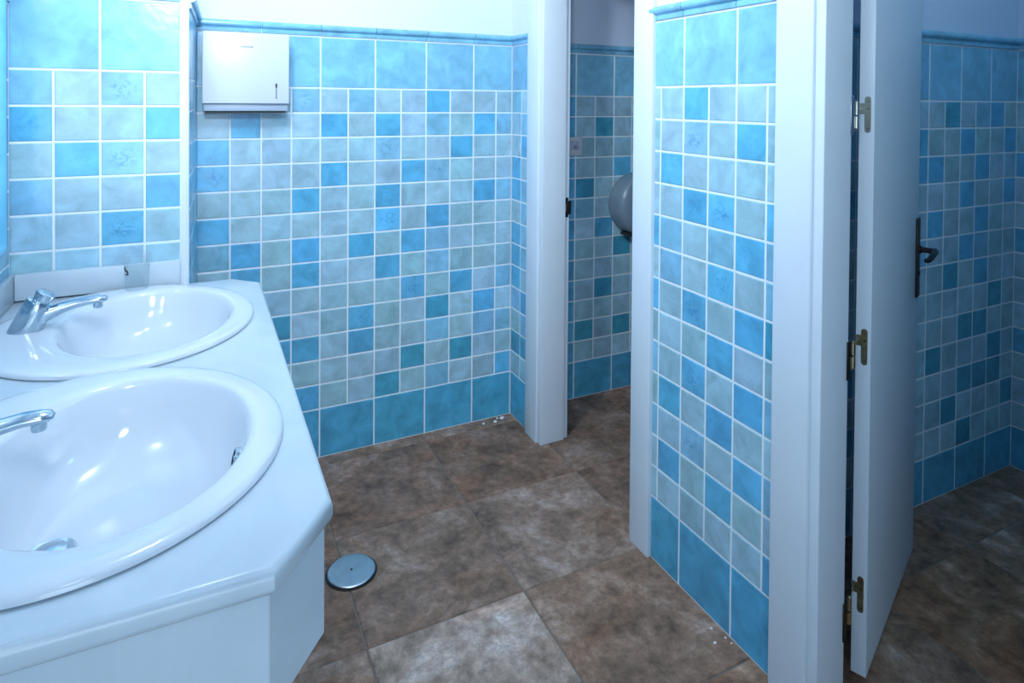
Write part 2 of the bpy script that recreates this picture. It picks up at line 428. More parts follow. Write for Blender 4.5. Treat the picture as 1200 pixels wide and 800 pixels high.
# partition with the two doorways
D1 = (-.95, -.285); D2 = (-2.33, -1.64)     # y ranges of the openings
DH = 2.08; XB = 1.388
T = Tiles()
for (a, b_) in ((D1[1], .0), (D2[1], D1[0]), (YF, D2[0])):
    T.solid((XP, a, 0), (XB, b_, CH), 2)
for (a, b_) in (D1, D2): T.solid((XP, a, DH), (XB, b_, CH), 2)
PB = ['mg', 'gm', 'gb', 'bg', 'bm', 'gm', 'bm', 'bm', 'bg', 'mb', 'gm', 'tt', 'gg']
T.panel((XP, 0, 0), (0, -1, 0), (-1, 0, 0), [0, .0945, .20], PB, [.20], u1=.19)
P_ROWS = ['gggbggg', 'gggqgbg', 'gggbggg'.replace('gggbggg', 'ggbgggg'), 'gggbpgb', 'gbmgmbm', 'ggmgpgm', 'gbgpgbt', 'ggggbgg'.replace('ggggbgg', 'ggghbgg'), 'gmgpgbm', 'ggbgbgg', 'gmgqgbm', 'ggbgbhg', 'ggghggb']
P_ROWS = [r[1:] for r in P_ROWS]
pl = [1.0, 1.072, 1.1771, 1.2823, 1.3874, 1.4926, 1.56]
T.panel((XP, 0, 0), (0, -1, 0), (-1, 0, 0), pl, P_ROWS, [1.1771, 1.3874], u0=1.0285, u1=1.545)
nl = [2.42 + .105 * k for k in range(13)]; nl[-1] = -YF
T.panel((XP, 0, 0), (0, -1, 0), (-1, 0, 0), nl, [''.join(random.choice('ggggbm') for _ in range(14)) for _ in range(13)], [2.42 + .21 * k for k in range(7)])
T.build('wall_partition', 'blue tiled partition wall with the two doorways')

# wall between the cubicles
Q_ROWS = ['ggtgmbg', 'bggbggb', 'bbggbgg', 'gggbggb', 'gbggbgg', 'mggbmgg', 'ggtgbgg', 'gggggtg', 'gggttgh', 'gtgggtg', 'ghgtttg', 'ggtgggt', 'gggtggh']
T = Tiles()
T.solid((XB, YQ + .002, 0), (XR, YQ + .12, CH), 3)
q0 = 2.3620
ql = [XB] + [q0 - .0973 * k for k in range(9, 0, -1)] + [q0 + .0973 * k for k in range(6)] + [XR]
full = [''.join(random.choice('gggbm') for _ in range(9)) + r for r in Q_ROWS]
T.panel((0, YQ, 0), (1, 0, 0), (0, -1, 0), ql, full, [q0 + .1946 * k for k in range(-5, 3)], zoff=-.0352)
T.build('wall_divider', 'shaded blue tiled wall behind the open door')

# right wall of the cubicles
T = Tiles()
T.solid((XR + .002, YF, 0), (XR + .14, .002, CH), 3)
R_ROWS = ['g', 'g', 'b', 'g', 'g', 'b', 'g', 'g', 'g', 'b', 'g', 'g', 'g']
rl = [.0] + [.1 * k for k in range(1, 25)]
T.panel((XR, YQ, 0), (0, -1, 0), (-1, 0, 0), rl, [r + ''.join(random.choice('gggbm') for _ in range(24)) for r in R_ROWS], [.2 * k for k in range(1, 12)], zoff=-.0352)
T.panel((XR, 0, 0), (0, -1, 0), (-1, 0, 0), [.1 * k for k in range(12)] + [-YQ - .12], [''.join(random.choice('gggbm') for _ in range(13)) for _ in range(13)], [.2 * k for k in range(1, 6)], zoff=-.02)
T.build('wall_right', 'lighter blue tiled wall at the right edge beyond the open door')

# wall behind the camera, ceiling
T = Tiles()
T.solid((XL - .15, YF - .12, 0), (XR + .14, YF - .002, CH), 2)
fl = [XL + .11 * k for k in range(32)]; fl[-1] = XR
T.panel((0, YF, 0), (1, 0, 0), (0, 1, 0), fl, [''.join(random.choice('ggggbm') for _ in range(34)) for _ in range(13)], [XL + .22 * k for k in range(16)])
T.build('wall_front', 'blue tiled wall behind the viewpoint')
mb = MB(); mb.box((XL - .15, YF - .12, CH), (XR + .14, .14, CH + .1), M['plaster'])
tag(mb.build('ceiling'), 'white plaster ceiling', 'ceiling', None, 'structure')

# ------------------------------------------------------------------ floor
T = Tiles()
GX, GY, GS = .8718, -.5302, .4648
BASE = (.285, .208, .166)
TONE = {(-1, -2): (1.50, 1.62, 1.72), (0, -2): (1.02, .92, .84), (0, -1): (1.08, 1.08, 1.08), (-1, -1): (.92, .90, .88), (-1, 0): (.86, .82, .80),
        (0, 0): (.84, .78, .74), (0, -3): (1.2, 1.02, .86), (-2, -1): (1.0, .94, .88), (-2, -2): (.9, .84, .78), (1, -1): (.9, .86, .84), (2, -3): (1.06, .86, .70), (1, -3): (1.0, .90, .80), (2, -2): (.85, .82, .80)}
T.solid((XL - .15, YF - .1, -.12), (XR + .14, .14, -.0035), 1)
for i in range(-4, 6):
    for j in range(-8, 3):
        x0, y0 = GX + i * GS, GY + j * GS
        x1, y1 = min(x0 + GS, XR + .05), min(y0 + GS, .05)
        if x0 > XR or y0 > 0: continue
        tn = TONE.get((i, j), None) or tuple(1 + random.uniform(-.12, .1) for _ in range(3))
        if (i, j) not in TONE: tn = (tn[0],) * 3
        c = tuple(BASE[k] * tn[k] for k in range(3))
        b = len(T.v); g, be = .0016, .0028
        for (q, zz) in ((g, -.0045), (g + be, 0)):
            T.v += [Vector((x0 + q, y0 + q, zz)), Vector((x1 - q, y0 + q, zz)), Vector((x1 - q, y1 - q, zz)), Vector((x0 + q, y1 - q, zz))]
        r = (random.random(), random.random(), random.random(), 1)
        for q in ((4, 5, 6, 7), (0, 1, 5, 4), (1, 2, 6, 5), (2, 3, 7, 6), (3, 0, 4, 7)):
            T.f.append([b + k for k in q]); T.mat.append(0); T.col.append((*c, 0)); T.rnd.append(r); T.uv.append([(0, 0)] * 4)
o = T.build('floor', 'brown slate-look tiled floor with thin dark joints', (M['floor'], M['floor_grout'], M['floor_grout']))
o['category'] = 'floor'

# ------------------------------------------------------------------ doorway frames
def frame_member(mb, ya, yb, z1, xc0=1.284):
    mb.box((xc0, ya, 0), (XP + .006, yb, z1), M['paint'], .004, 3)
def doorway(name, label, y0, y1, xin, far_case, near_case, rebate):
    """y1 = far (upper y) side of the opening; boards: casing on the room face, liner in the reveal"""
    mb = MB()
    # far side casing and liner
    frame_member(mb, y1, far_case, DH + .09)
    mb.box((1.293, y1 - .026, 0), (rebate, y1 + .002, DH + .03), M['paint'], .003, 3)
    mb.box((rebate - .001, y1 - .014, 0), (xin, y1 + .002, DH + .03), M['paint'], .002, 2)
    # near side
    frame_member(mb, near_case, y0, DH + .09)
    mb.box((1.293, y0 - .002, 0), (rebate, y0 + .012, DH + .03), M['paint'], .003, 3)
    mb.box((rebate - .001, y0 - .002, 0), (xin, y0 + .004, DH + .03), M['paint'], .002, 2)
    # head
    mb.box((1.284, near_case, DH), (XP + .006, far_case, DH + .09), M['paint'], .004, 3)
    mb.box((1.293, y0, DH - .02), (xin, y1, DH + .004), M['paint'], .003, 2)
    # inner casing inside the cubicle
    mb.box((XB - .004, y1, 0), (XB + .012, y1 + .06, DH + .06), M['paint'], .003, 2)
    mb.box((XB - .004, y0 - .06, 0), (XB + .012, y0, DH + .06), M['paint'], .003, 2)
    o = mb.build(name)
    return tag(o, label, 'door frame', None, 'structure')
fr1 = doorway('trim_1', 'white painted frame of the open doorway beside the back wall', D1[0], D1[1], 1.432, -.181, -1.046, 1.408)
fr2 = doorway('trim_2', 'white painted frame carrying the hinged door on the right', D2[0], D2[1], 1.392, -1.531, -2.43, 1.388)
# strike plate in the first frame
mb = MB()
mb.box((1.4075, -.3012, .955), (1.4265, -.2985, 1.040), M['bronze'], .001, 1)
mb.box((1.419, -.3062, .968), (1.4385, -.2985, 1.026), M['bronze'], .001, 1)
mb.box((1.411, -.3022, .980), (1.418, -.2990, 1.012), M['nickel'], .0008, 1)
o = mb.build('strike_plate', fr1); o['label'] = 'small dark bronze strike plate'

# ------------------------------------------------------------------ the open door
dA = Vector((1.508, -1.6395, .010)); dd = Vector((.9215, .3884, 0)).normalized(); dn = Vector((dd.y, -dd.x, 0))
dth = .0355; dlen = .625; dht = 2.055
rot = Matrix(((dd.x, -dn.x, 0, dA.x), (dd.y, -dn.y, 0, dA.y), (0, 0, 1, dA.z), (0, 0, 0, 1)))   # local x along the leaf, y = thickness (away from viewer)
door = None
mb = MB(); mb.box((0, 0, 0), (dlen, dth, dht), M['door'], .002, 2)
door = mb.build('door_1'); door.matrix_world = rot
tag(door, 'white painted door standing ajar, hinged on the right-hand frame', 'door', None, 'structure')
inv = rot.inverted()
def on_door(o):
    o.parent = door; return o
# hinges: leaf on the door edge, leaf on the jamb, knuckle between
for zc in (1.425, .843, .216):
    mt = M['nickel'] if zc > 1.2 else M['brass']
    mb = MB()
    h = .0455
    z0 = zc - dA.z
    # leaf let into the door's hinge edge (local x = 0 plane)
    po = [(.0150 + .0072 * math.cos(PI * k / 8), z0 + h - .0072 + .0072 * math.sin(PI * k / 8)) for k in range(9)] + [(.0150 + .0072 * math.cos(PI + PI * k / 8), z0 - h + .0072 + .0072 * math.sin(PI + PI * k / 8)) for k in range(9)]
    mb.rings([[(xx_, yy_, zz_) for yy_, zz_ in po] for xx_ in (.0010, -.0018)], mt, smooth=False)
    mb.box((-.0016, .0200, z0 + h * .02), (.0010, .0335, z0 + h * .62), mt, .0006, 1)
    for zz in (.72, .32, -.78):
        mb.lathe([(.0026, 0), (.0026, .0008), (.0012, .0010)], M['dark'], c=(-.0018, .0142, z0 + h * zz), axis='X', seg=10)
    # knuckle pin
    pk = inv @ Vector((1.432, -1.6445, 0)); 
    for za, zb in ((-.74, -.06), (-.02, .66)):
        mb.lathe([(.0035, z0 + h * za), (.0066, z0 + h * za + .001), (.0066, z0 + h * zb - .001), (.0035, z0 + h * zb)], mt, c=(pk.x, pk.y, 0), seg=16)
    mb.lathe([(.0052, z0 + h * .66), (.0052, z0 + h * .70), (.002, z0 + h * .74)], mt, c=(pk.x, pk.y, 0), seg=12)
    # link from knuckle to the door leaf
    mb.tube([(pk.x, pk.y, z0 + h * .32), (-.001, .031, z0 + h * .32)], [.0010, .0010], mt, 8)
    # leaf on the jamb face (world) brought to door space
    t = bmesh.new(); bmesh.ops.create_cube(t, size=1)
    bmesh.ops.scale(t, vec=(.012, .003, 2 * h), verts=t.verts); bmesh.ops.translate(t, vec=(1.3865, -1.6675, zc), verts=t.verts)
    bmesh.ops.bevel(t, geom=list(t.edges), offset=.0008, segments=1, affect='EDGES')
    bmesh.ops.transform(t, matrix=inv, verts=t.verts); mb.merge(t, M['bronze'] if zc < 1.2 else M['steel'])
    t = bmesh.new(); bmesh.ops.create_cube(t, size=1)
    bmesh.ops.scale(t, vec=(.046, .003, h * .62), verts=t.verts); bmesh.ops.translate(t, vec=(1.410, -1.6555, zc - h * .4), verts=t.verts)
    bmesh.ops.rotate(t, cent=(1.390, -1.6655, zc), matrix=Matrix.Rotation(.28, 3, 'Z'), verts=t.verts)
    bmesh.ops.transform(t, matrix=inv, verts=t.verts); mb.merge(t, mt)
    o = on_door(mb.build('hinge')); o['label'] = ('pale metal hinge at the top' if zc > 1.2 else 'brass hinge at mid height' if zc > .5 else 'brass hinge near the floor')
# lever handle on the visible face (local y = 0, outward = -y)
hx = dlen - .026; hz = .99 - dA.z
mb = MB(); mb.box((hx - .019, -.008, .838 - dA.z), (hx + .019, .0, 1.090 - dA.z), M['bronze'], .0035, 3)
hnd = on_door(mb.build('door_handle')); hnd['label'] = 'dark bronze lever handle on a long back plate'
mb = MB()
mb.lathe([(.013, 0), (.013, .006), (.009, .010), (.0085, .036), (.010, .040)], M['bronze'], c=(hx, -.006, hz), axis='Y', seg=20)
mb.tube([(hx + .006, -.049, hz), (hx - .010, -.051, hz), (hx - .045, -.052, hz - .002), (hx - .080, -.052, hz - .006), (hx - .105, -.047, hz - .010), (hx - .112, -.041, hz - .011)],
        [.009, .0105, .009, .008, .008, .006], M['bronze'], 14)
o = mb.build('lever', hnd)
mb = MB(); mb.lathe([(.008, 0), (.008, .004), (.004, .005)], M['bronze'], c=(hx, -.006, hz - .075), axis='Y', seg=16); mb.build('keyhole_cover', hnd)

# ------------------------------------------------------------------ washbasin counter
def ell(cx, cy, ax, ay, z, n=72): return [(cx + ax * math.cos(2 * PI * i / n), cy + ay * math.sin(2 * PI * i / n), z) for i in range(n)]
BAS = [(-.150, -.862), (-.147, -1.503)]
HZ = .900; TH = .034
yb = -.5165
poly = [(XL + .002, yb), (.101, yb), (.1755, -.594), (.1776, -1.7695), (.0917, -1.8779), (XL + .002, -1.870)]
ctr = thing('washbasin_counter', (-.12, -1.2, 0), 'white marble counter with clipped corners holding both washbasins', 'counter')
# worktop with two oval cut-outs
t = bmesh.new()
def loop(pts):
    vs = [t.verts.new(p) for p in pts]; return [t.edges.new((vs[i], vs[(i + 1) % len(vs)])) for i in range(len(vs))]
def inset_poly(poly, d):
    n = len(poly); out = []
    for i in range(n):
        p0, p1, p2 = (Vector(poly[(i + k) % n]) for k in (-1, 0, 1))
        e1 = (p1 - p0).normalized(); e2 = (p2 - p1).normalized()
        n1 = Vector((e1.y, -e1.x)); n2 = Vector((e2.y, -e2.x))      # inward for clockwise outline
        k = d / max(.2, 1 + n1.dot(n2))
        out.append(tuple(p1 + (n1 + n2) * k))
    return out
prof = [(.009, HZ), (.005, HZ - .0012), (.0015, HZ - .005), (0, HZ - .011), (0, HZ - .023), (.0015, HZ - .029), (.005, HZ - TH + .001), (.009, HZ - TH)]
loops = [[(x, y, z) for x, y in inset_poly(poly, d)] for d, z in prof]
es = loop(loops[0])
for bx, by in BAS: es += loop(ell(bx, by, .268, .301, HZ, 48))
bmesh.ops.triangle_fill(t, use_beauty=True, use_dissolve=False, edges=es)
mb = MB(); mb.merge(t, M['marble'])
mb.rings(loops, M['marble'], cap0=False, cap1=False)
t = bmesh.new(); es = loop(loops[-1])
for bx, by in BAS: es += loop(ell(bx, by, .268, .301, HZ - TH, 48))
bmesh.ops.triangle_fill(t, use_beauty=True, use_dissolve=False, edges=es)
mb.merge(t, M['marble'])
for bx, by in BAS: mb.rings([ell(bx, by, .268, .301, HZ, 48), ell(bx, by, .268, .301, HZ - TH, 48)], M['marble'], False, False)
bmesh.ops.remove_doubles(mb.bm, verts=mb.bm.verts, dist=1e-5)
rel(mb.build('worktop'), ctr)
# apron under the worktop
ap = inset_poly(poly, .0105); ap2 = inset_poly(poly, .0305)
mb = MB()
for i in (1, 2, 3, 4):
    a, b_, c, d = ap[i], ap[(i + 1) % 6], ap2[(i + 1) % 6], ap2[i]
    if i == 1: a, d = (a[0] - .0, a[1]), d
    mb.prism([a, b_, c, d], .712, HZ - TH + .001, M['marble'], .001, 1)
rel(mb.build('apron'), ctr)
# upstands
mb = MB(); mb.box((XL + .017, YK - .0245, HZ + .0045), (kx - .021, YK - .004, .975), M['marble'], .002, 2)
mb.box((XL + .003, -1.86, HZ + .001), (XL + .0165, YK - .004, .975), M['marble'], .002, 2)
o = rel(mb.build('backsplash'), ctr)

# ------------------------------------------------------------------ washbasins and taps
def basin(bx, by, label):
    r = thing('washbasin', (bx, by, HZ), label, 'washbasin', 'washbasins in the marble counter')
    mb = MB()
    ic = .048                                   # bowl is offset away from the tap deck
    P = [(.2600, .2930, 0, HZ - .012), (.2840, .3170, 0, HZ + .0008), (.2868, .3198, 0, HZ + .0035), (.2862, .3192, 0, HZ + .0078), (.2825, .3155, 0, HZ + .0115), (.2750, .3080, 0, HZ + .0138), (.2610, .2940, 0, HZ + .0148),
         (.2400, .2800, .008, HZ + .0148), (.2120, .2650, .028, HZ + .0143), (.1945, .2545, .042, HZ + .0130), (.1865, .2485, .047, HZ + .0095), (.1805, .2430, .048, HZ + .0010),
         (.1700, .2310, .046, HZ - .036), (.1570, .2140, .040, HZ - .072), (.1330, .1810, .026, HZ - .103), (.0960, .1220, .004, HZ - .123), (.0550, .0600, -.026, HZ - .1335), (.0320, .0320, -.044, HZ - .137)]
    mb.rings([ell(bx + o_, by, ax, ay, z, 96) for ax, ay, o_, z in P], M['ceramic'], False, True)
    # outer shell below the counter
    Q = [(.2600, .2930, 0, HZ - .012), (.1900, .2520, .046, HZ - .036), (.1760, .2330, .040, HZ - .076), (.1480, .1960, .026, HZ - .112), (.0550, .0600, -.026, HZ - .150)]
    mb.rings([ell(bx + o_, by, ax, ay, z, 96) for ax, ay, o_, z in Q], M['ceramic'], False, True)
    bmesh.ops.remove_doubles(mb.bm, verts=mb.bm.verts, dist=1e-5)
    rel(mb.build('bowl', recalc=False), r)
    bpy.context.view_layer.update()
    dx, dz = bx - .044, HZ - .137
    mb = MB(); mb.lathe([(.0335, .0005), (.034, .003), (.031, .0048), (.026, .0038), (.024, .0032), (.022, .0075), (.010, .0105), (.001, .011)], M['chrome'], c=(dx, by, dz), seg=40)
    o = rel(mb.build('drain'), r); o['label'] = 'chrome pop-up drain'
    # overflow ring in the bowl wall opposite the tap
    ox = bx + .2125; mt = Matrix.Rotation(-.33, 4, 'Y')
    mb = MB(); mb.lathe([(.0150, -.006), (.0150, .0035), (.0135, .0050), (.0118, .0042)], M['chrome'], c=(ox, by - .030, HZ - .036), axis='X', seg=28, mtx=Matrix.Rotation(PI, 4, 'Z') @ Matrix.Rotation(-.28, 4, 'Y'), cap1=False)
    mb.lathe([(.0119, -.003), (.0119, .0030)], M['dark'], c=(ox, by - .030, HZ - .036), axis='X', seg=28, mtx=Matrix.Rotation(PI, 4, 'Z') @ Matrix.Rotation(-.28, 4, 'Y'))
    mb.box((-.0012, -.0108, -.0014), (.0012, .0108, .0014), M['chrome'], mtx=Matrix.Translation((ox - .003, by - .030, HZ - .036)))
    o = rel(mb.build('overflow_ring'), r); o['label'] = 'round chrome overflow ring'
    return r
basin(*BAS[0], 'oval white washbasin next to the tiled pier, with the glass tumbler behind it')
basin(*BAS[1], 'oval white washbasin in the foreground, at the near end of the counter')

def tap(bx, by, label):
    x, y, z = bx - .200, by + .014, HZ + .0150
    r = thing('tap', (x, y, z), label, 'tap', 'push taps on the washbasins')
    mb = MB()
    # leaning body: base ellipse flat on the rim, sliced top
    def ring(c, rx, ry, tilt, n=32):
        ca, sa = math.cos(tilt), math.sin(tilt)
        return [(c[0] + rx * math.cos(2 * PI * i / n) * ca, c[1] + ry * math.sin(2 * PI * i / n), c[2] + rx * math.cos(2 * PI * i / n) * -sa) for i in range(n)]
    body = [ring((x, y, z - .002), .0350, .0290, 0), ring((x, y, z + .002), .0350, .0290, 0), ring((x + .004, y, z + .009), .0345, .0290, .08), ring((x + .011, y, z + .024), .0325, .0282, .25),
            ring((x + .018, y, z + .040), .0305, .0270, .42), ring((x + .0250, y, z + .056), .0285, .0255, .52), ring((x + .0275, y, z + .0615), .0265, .0235, .54), ring((x + .0280, y, z + .0625), .021, .019, .54)]
    mb.rings(body, M['chrome'])
    rel(mb.build('body'), r)
    mb = MB()
    btn = [ring((x + .0275, y, z + .060), .0170, .0165, .54), ring((x + .0310, y, z + .0665), .0180, .0175, .54), ring((x + .0370, y, z + .0770), .0205, .0200, .54),
           ring((x + .0392, y, z + .0810), .0205, .0200, .54), ring((x + .0404, y, z + .0830), .0175, .0170, .54), ring((x + .0406, y, z + .0835), .0100, .0100, .54)]
    mb.rings(btn, M['chrome'])
    o = rel(mb.build('push_button'), r)
    mb = MB()
    sp = [(x + .004, y, z + .022), (x + .026, y, z + .0280), (x + .046, y, z + .0350), (x + .070, y, z + .0430), (x + .096, y, z + .0495), (x + .120, y, z + .0535), (x + .142, y, z + .0545), (x + .155, y, z + .0535), (x + .1605, y, z + .0520)]
    mb.tube(sp, [.0220, .0215, .0198, .0178, .0164, .0158, .0155, .0135, .0070], M['chrome'], 22, [.95, .9, .80, .72, .66, .64, .62, .58, .5])
    s_ = rel(mb.build('spout'), r)
    mb = MB(); mb.lathe([(.0098, 0), (.0104, .004), (.0104, .014)], M['chrome'], c=(x + .141, y, z + .0345), seg=24)
    mb.lathe([(.0082, .0004), (.0082, -.0006)], M['dark'], c=(x + .141, y, z + .0345), seg=20)
    ae = mb.build('aerator'); ae.parent = s_; ae.data.transform(Matrix.Translation(-Vector(r.location)))
    return r
tap(*BAS[0], 'chrome push tap seen whole, on the washbasin next to the tiled pier')
tap(*BAS[1], 'chrome push tap cut by the left edge of the photo, on the foreground washbasin')

# ------------------------------------------------------------------ glass tumbler
gx, gy = -.150, -.574
gl = thing('glass_tumbler', (gx, gy, HZ), 'small clear glass tumbler with a dark printed mark on the counter corner', 'glass')
mb = MB(); gz = HZ + .0006
mb.lathe([(.0265, 0), (.0285, .002), (.0300, .04), (.0330, .112), (.0326, .1135), (.0316, .112), (.0288, .04), (.0268, .013), (.0240, .011)], M['glass'], c=(gx, gy, gz), seg=40)
rel(mb.build('tumbler'), gl)
mb = MB()
# small dark printed squiggle on the side
def onglass(a, zz, d=.0004):
    rr = .0300 + (.033 - .03) * (zz - .04) / .072 + d
    return (gx + rr * math.cos(a), gy + rr * math.sin(a), gz + zz)
sq = [(-2.62, .081), (-2.56, .074), (-2.46, .071), (-2.34, .070), (-2.24, .066), (-2.24, .062), (-2.36, .060), (-2.52, .061)]
mb.tube([onglass(a, zz) for a, zz in sq], [.0014, .0018, .0022, .0022, .0022, .0022, .002, .0012], M['dark'], 8)
o = rel(mb.build('printed_mark'), gl); o['label'] = 'dark printed squiggle'

# ------------------------------------------------------------------ mirror with glazed frame on the left wall
mr = thing('mirror', (XL, -1.25, 1.05), 'mirror in a pale blue glazed frame at the left edge above the counter', 'mirror')
my0, my1, mz0, mz1 = -1.95, -.655, 1.052, 2.02
mb = MB()
def fr_ring(ins, h, rr):
    y0, y1, z0, z1 = my0 + ins, my1 - ins, mz0 + ins, mz1 - ins; rr = max(.004, rr - ins); o_ = []
    for cy, cz, a0 in ((y1 - rr, z0 + rr, -PI / 2), (y1 - rr, z1 - rr, 0), (y0 + rr, z1 - rr, PI / 2), (y0 + rr, z0 + rr, PI)):
        for k in range(7):
            a = a0 + PI / 2 * k / 6
            o_.append((XL + .0025 + h, cy + rr * math.cos(a), cz + rr * math.sin(a)))
    return o_
mb.rings([fr_ring(0, 0, .03), fr_ring(0, .014, .03), fr_ring(.004, .022, .03), fr_ring(.013, .029, .03), fr_ring(.024, .029, .03), fr_ring(.032, .023, .03), fr_ring(.036, .014, .03), fr_ring(.048, .012, .03), fr_ring(.048, 0, .03)], M['blueglaze'], False, False)
rel(mb.build('frame'), mr)
mb = MB(); mb.box((XL + .004, my0 + .044, mz0 + .044), (XL + .009, my1 - .044, mz1 - .044), M['mirror'])
rel(mb.build('mirror_glass'), mr)

# ------------------------------------------------------------------ paper towel dispenser
px0, px1, pz0, pz1, pd = .0150, .3120, 1.404, 1.698, .100
pdp = thing('paper_towel_dispenser', ((px0 + px1) / 2, -.004, pz0), 'white paper towel dispenser with a keyhole slot on the back wall', 'dispenser')
mb = MB()
mb.box((px0 + .006, -pd + .022, pz0 + .006), (px1 - .006, -.0026, pz1 - .004), M['disp_lip'], .003, 2)
rel(mb.build('housing'), pdp)
mb = MB()
mb.box((px0, -pd - .001, pz0 + .031), (px1, -pd + .024, pz1), M['disp'], .004, 3)
cv = rel(mb.build('front_cover'), pdp)
mb = MB()
mb.box((px0 + .005, -pd + .012, pz0 + .004), (px1 - .004, -pd + .026, pz0 + .0305), M['disp_lip'], .002, 2)
o = rel(mb.build('dispensing_lip'), pdp); o['label'] = 'grey-blue lip under the cover'
mb = MB()
mb.box((px0 + .010, -pd + .016, pz0 - .003), (px1 - .010, -.012, pz0 + .0058), M['dark'], .001, 1)
o = rel(mb.build('paper_slot'), pdp); o['label'] = 'dark paper slot underneath'
mb = MB()
zk = .255 + px0 - .005
mb.box((px0 + .2485, -pd - .0022, 1.454), (px0 + .2535, -pd - .0005, 1.5115), M['greytext'], .0008, 1)
mb.box((px0 + .2480, -pd - .0026, 1.496), (px0 + .2540, -pd - .0005, 1.5115), M['dark'], .0008, 1)
mb.box((px0 + .2480, -pd - .0026, 1.454), (px0 + .2540, -pd - .0005, 1.460), M['greytext'], .0008, 1)
o = mb.build('keyhole_slot'); rel(o, pdp); o['label'] = 'narrow dark keyhole slot'
# tiny grey maker's line and two marks at the top edge
mb = MB(); xx = px0 + .126
for w in (.004, .006, .005, .007, .005, .004, .006):
    hgt = random.uniform(.0035, .0055)
    mb.box((xx, -pd - .0016, 1.6450 - hgt / 2), (xx + w, -pd - .0006, 1.6450 + hgt / 2), M['greytext']); xx += w + .0011
o = rel(mb.build('printed_line'), pdp); o['label'] = 'tiny grey printed line'
mb = MB()
mb.lathe([(.0042, 0), (.0042, .004), (.002, .006)], M['greytext'], c=(px0 + .137, -.0945, pz1 - .001), seg=14)
mb.lathe([(.0036, 0), (.0036, .004), (.002, .006)], M['greytext'], c=(px0 + .152, -.0945, pz1 - .001), seg=14)
o = rel(mb.build('top_catch'), pdp)

# ------------------------------------------------------------------ toilet paper dispenser in the first cubicle
jx, jz, jr = 1.990, .942, .158
jd = thing('toilet_paper_dispenser', (jx, -.004, jz - jr), 'round smoky grey toilet paper dispenser on the far cubicle wall', 'dispenser')
def dshape(r, y, flat=.135, n=64):
    o_ = []
    for i in range(n):
        a = 2 * PI * i / n
        xx, zz = r * math.cos(a), r * math.sin(a)
        if zz < -flat * r / jr: zz = -flat * r / jr - .0
        o_.append((jx + xx, y, jz + zz))
    return o_
mb = MB(); mb.rings([dshape(jr * .97, -.0028), dshape(jr * .97, -.022)], M['jumbo']); rel(mb.build('back_plate'), jd)
mb = MB(); mb.rings([dshape(jr, -.0225), dshape(jr, -.085), dshape(jr * .985, -.100), dshape(jr * .93, -.114), dshape(jr * .82, -.122), dshape(jr * .5, -.128), dshape(jr * .1, -.130)], M['jumbo'])
rel(mb.build('cover'), jd)
mb = MB(); mb.box((jx - .10, -.105, jz - .150), (jx + .10, -.03, jz - .136), M['dark'], .002, 1)
o = rel(mb.build('paper_outlet'), jd); o['label'] = 'dark outlet slot underneath'
mb = MB(); mb.lathe([(.012, 0), (.012, .004), (.006, .006)], M['nickel'], c=(jx, -.1285, jz + .02), axis='Y', seg=20)
rel(mb.build('lock'), jd)

# ------------------------------------------------------------------ switch plate
sx0, sx1, sz0, sz1 = 1.590, 1.6755, 1.190, 1.282
sw = thing('switch_plate', ((sx0 + sx1) / 2, -.004, sz0), 'small pale switch plate on the tiles just past the first doorway frame', 'switch')
mb = MB(); mb.box((sx0, -.011, sz0), (sx1, -.0026, sz1), M['switch'], .003, 2); rel(mb.build('plate'), sw)
mb = MB(); mb.box((sx0 + .022, -.0155, sz0 + .028), (sx1 - .020, -.0108, sz1 - .020), M['disp_lip'], .002, 2)
mb.box((sx0 + .034, -.0165, sz0 + .034), (sx1 - .032, -.0150, sz0 + .052), M['greytext'], .001, 1)
rel(mb.build('rocker'), sw)

# ------------------------------------------------------------------ floor drain cover
dc = thing('floor_drain_cover', (.427, -.699, 0), 'round steel drain cover on the brown floor beside the counter', 'drain cover')
mb = MB(); mb.lathe([(.0775, .0006), (.0775, .0022), (.0735, .0026), (.0725, .0010)], M['dark'], c=(.427, -.699, 0), seg=64, cap0=True, cap1=False); o = rel(mb.build('rim'), dc); o['label'] = 'dark rim'
mb = MB(); mb.lathe([(.0715, .0014), (.0725, .0060), (.0700, .0085), (.0660, .0088), (.0040, .0088)], M['steel'], c=(.427, -.699, 0), seg=64)
rel(mb.build('disc'), dc)
mb = MB(); mb.lathe([(.0036, .0090), (.0036, .0096), (.001, .0096)], M['dark'], c=(.427, -.699, 0), seg=16); o = rel(mb.build('centre_hole'), dc); o['label'] = 'small dark centre hole'

# ------------------------------------------------------------------ white crumbs on the floor
def crumb(x, y, s, label, group):
    mb = MB(); t = bmesh.new(); bmesh.ops.create_icosphere(t, subdivisions=1, radius=s)
    for v in t.verts: v.co = Vector((v.co.x * random.uniform(.7, 1.4), v.co.y * random.uniform(.7, 1.4), max(-s * .35, v.co.z * random.uniform(.4, .8))))
    mz = min(v.co.z for v in t.verts)
    bmesh.ops.translate(t, vec=(0, 0, -mz), verts=t.verts)
    mb.merge(t, M['crumb']); o = mb.build('plaster_crumb'); o.location = (x, y, .0004)
    tag(o, label, 'crumb', group)
for x, y, s in ((1.150, -.040, .006), (1.205, -.045, .008), (1.245, -.030, .010), (1.225, -.020, .006)):
    crumb(x, y, s, 'white plaster crumb on the floor in the corner of the back wall', 'plaster crumbs in the corner of the back wall')
for x, y, s in ((1.275, -1.345, .0035), (1.288, -1.385, .003), (1.250, -1.385, .0042), (1.290, -1.405, .0025)):
    crumb(x, y, s, 'white crumb on the floor at the foot of the partition between the doorways', 'crumbs at the foot of the partition')

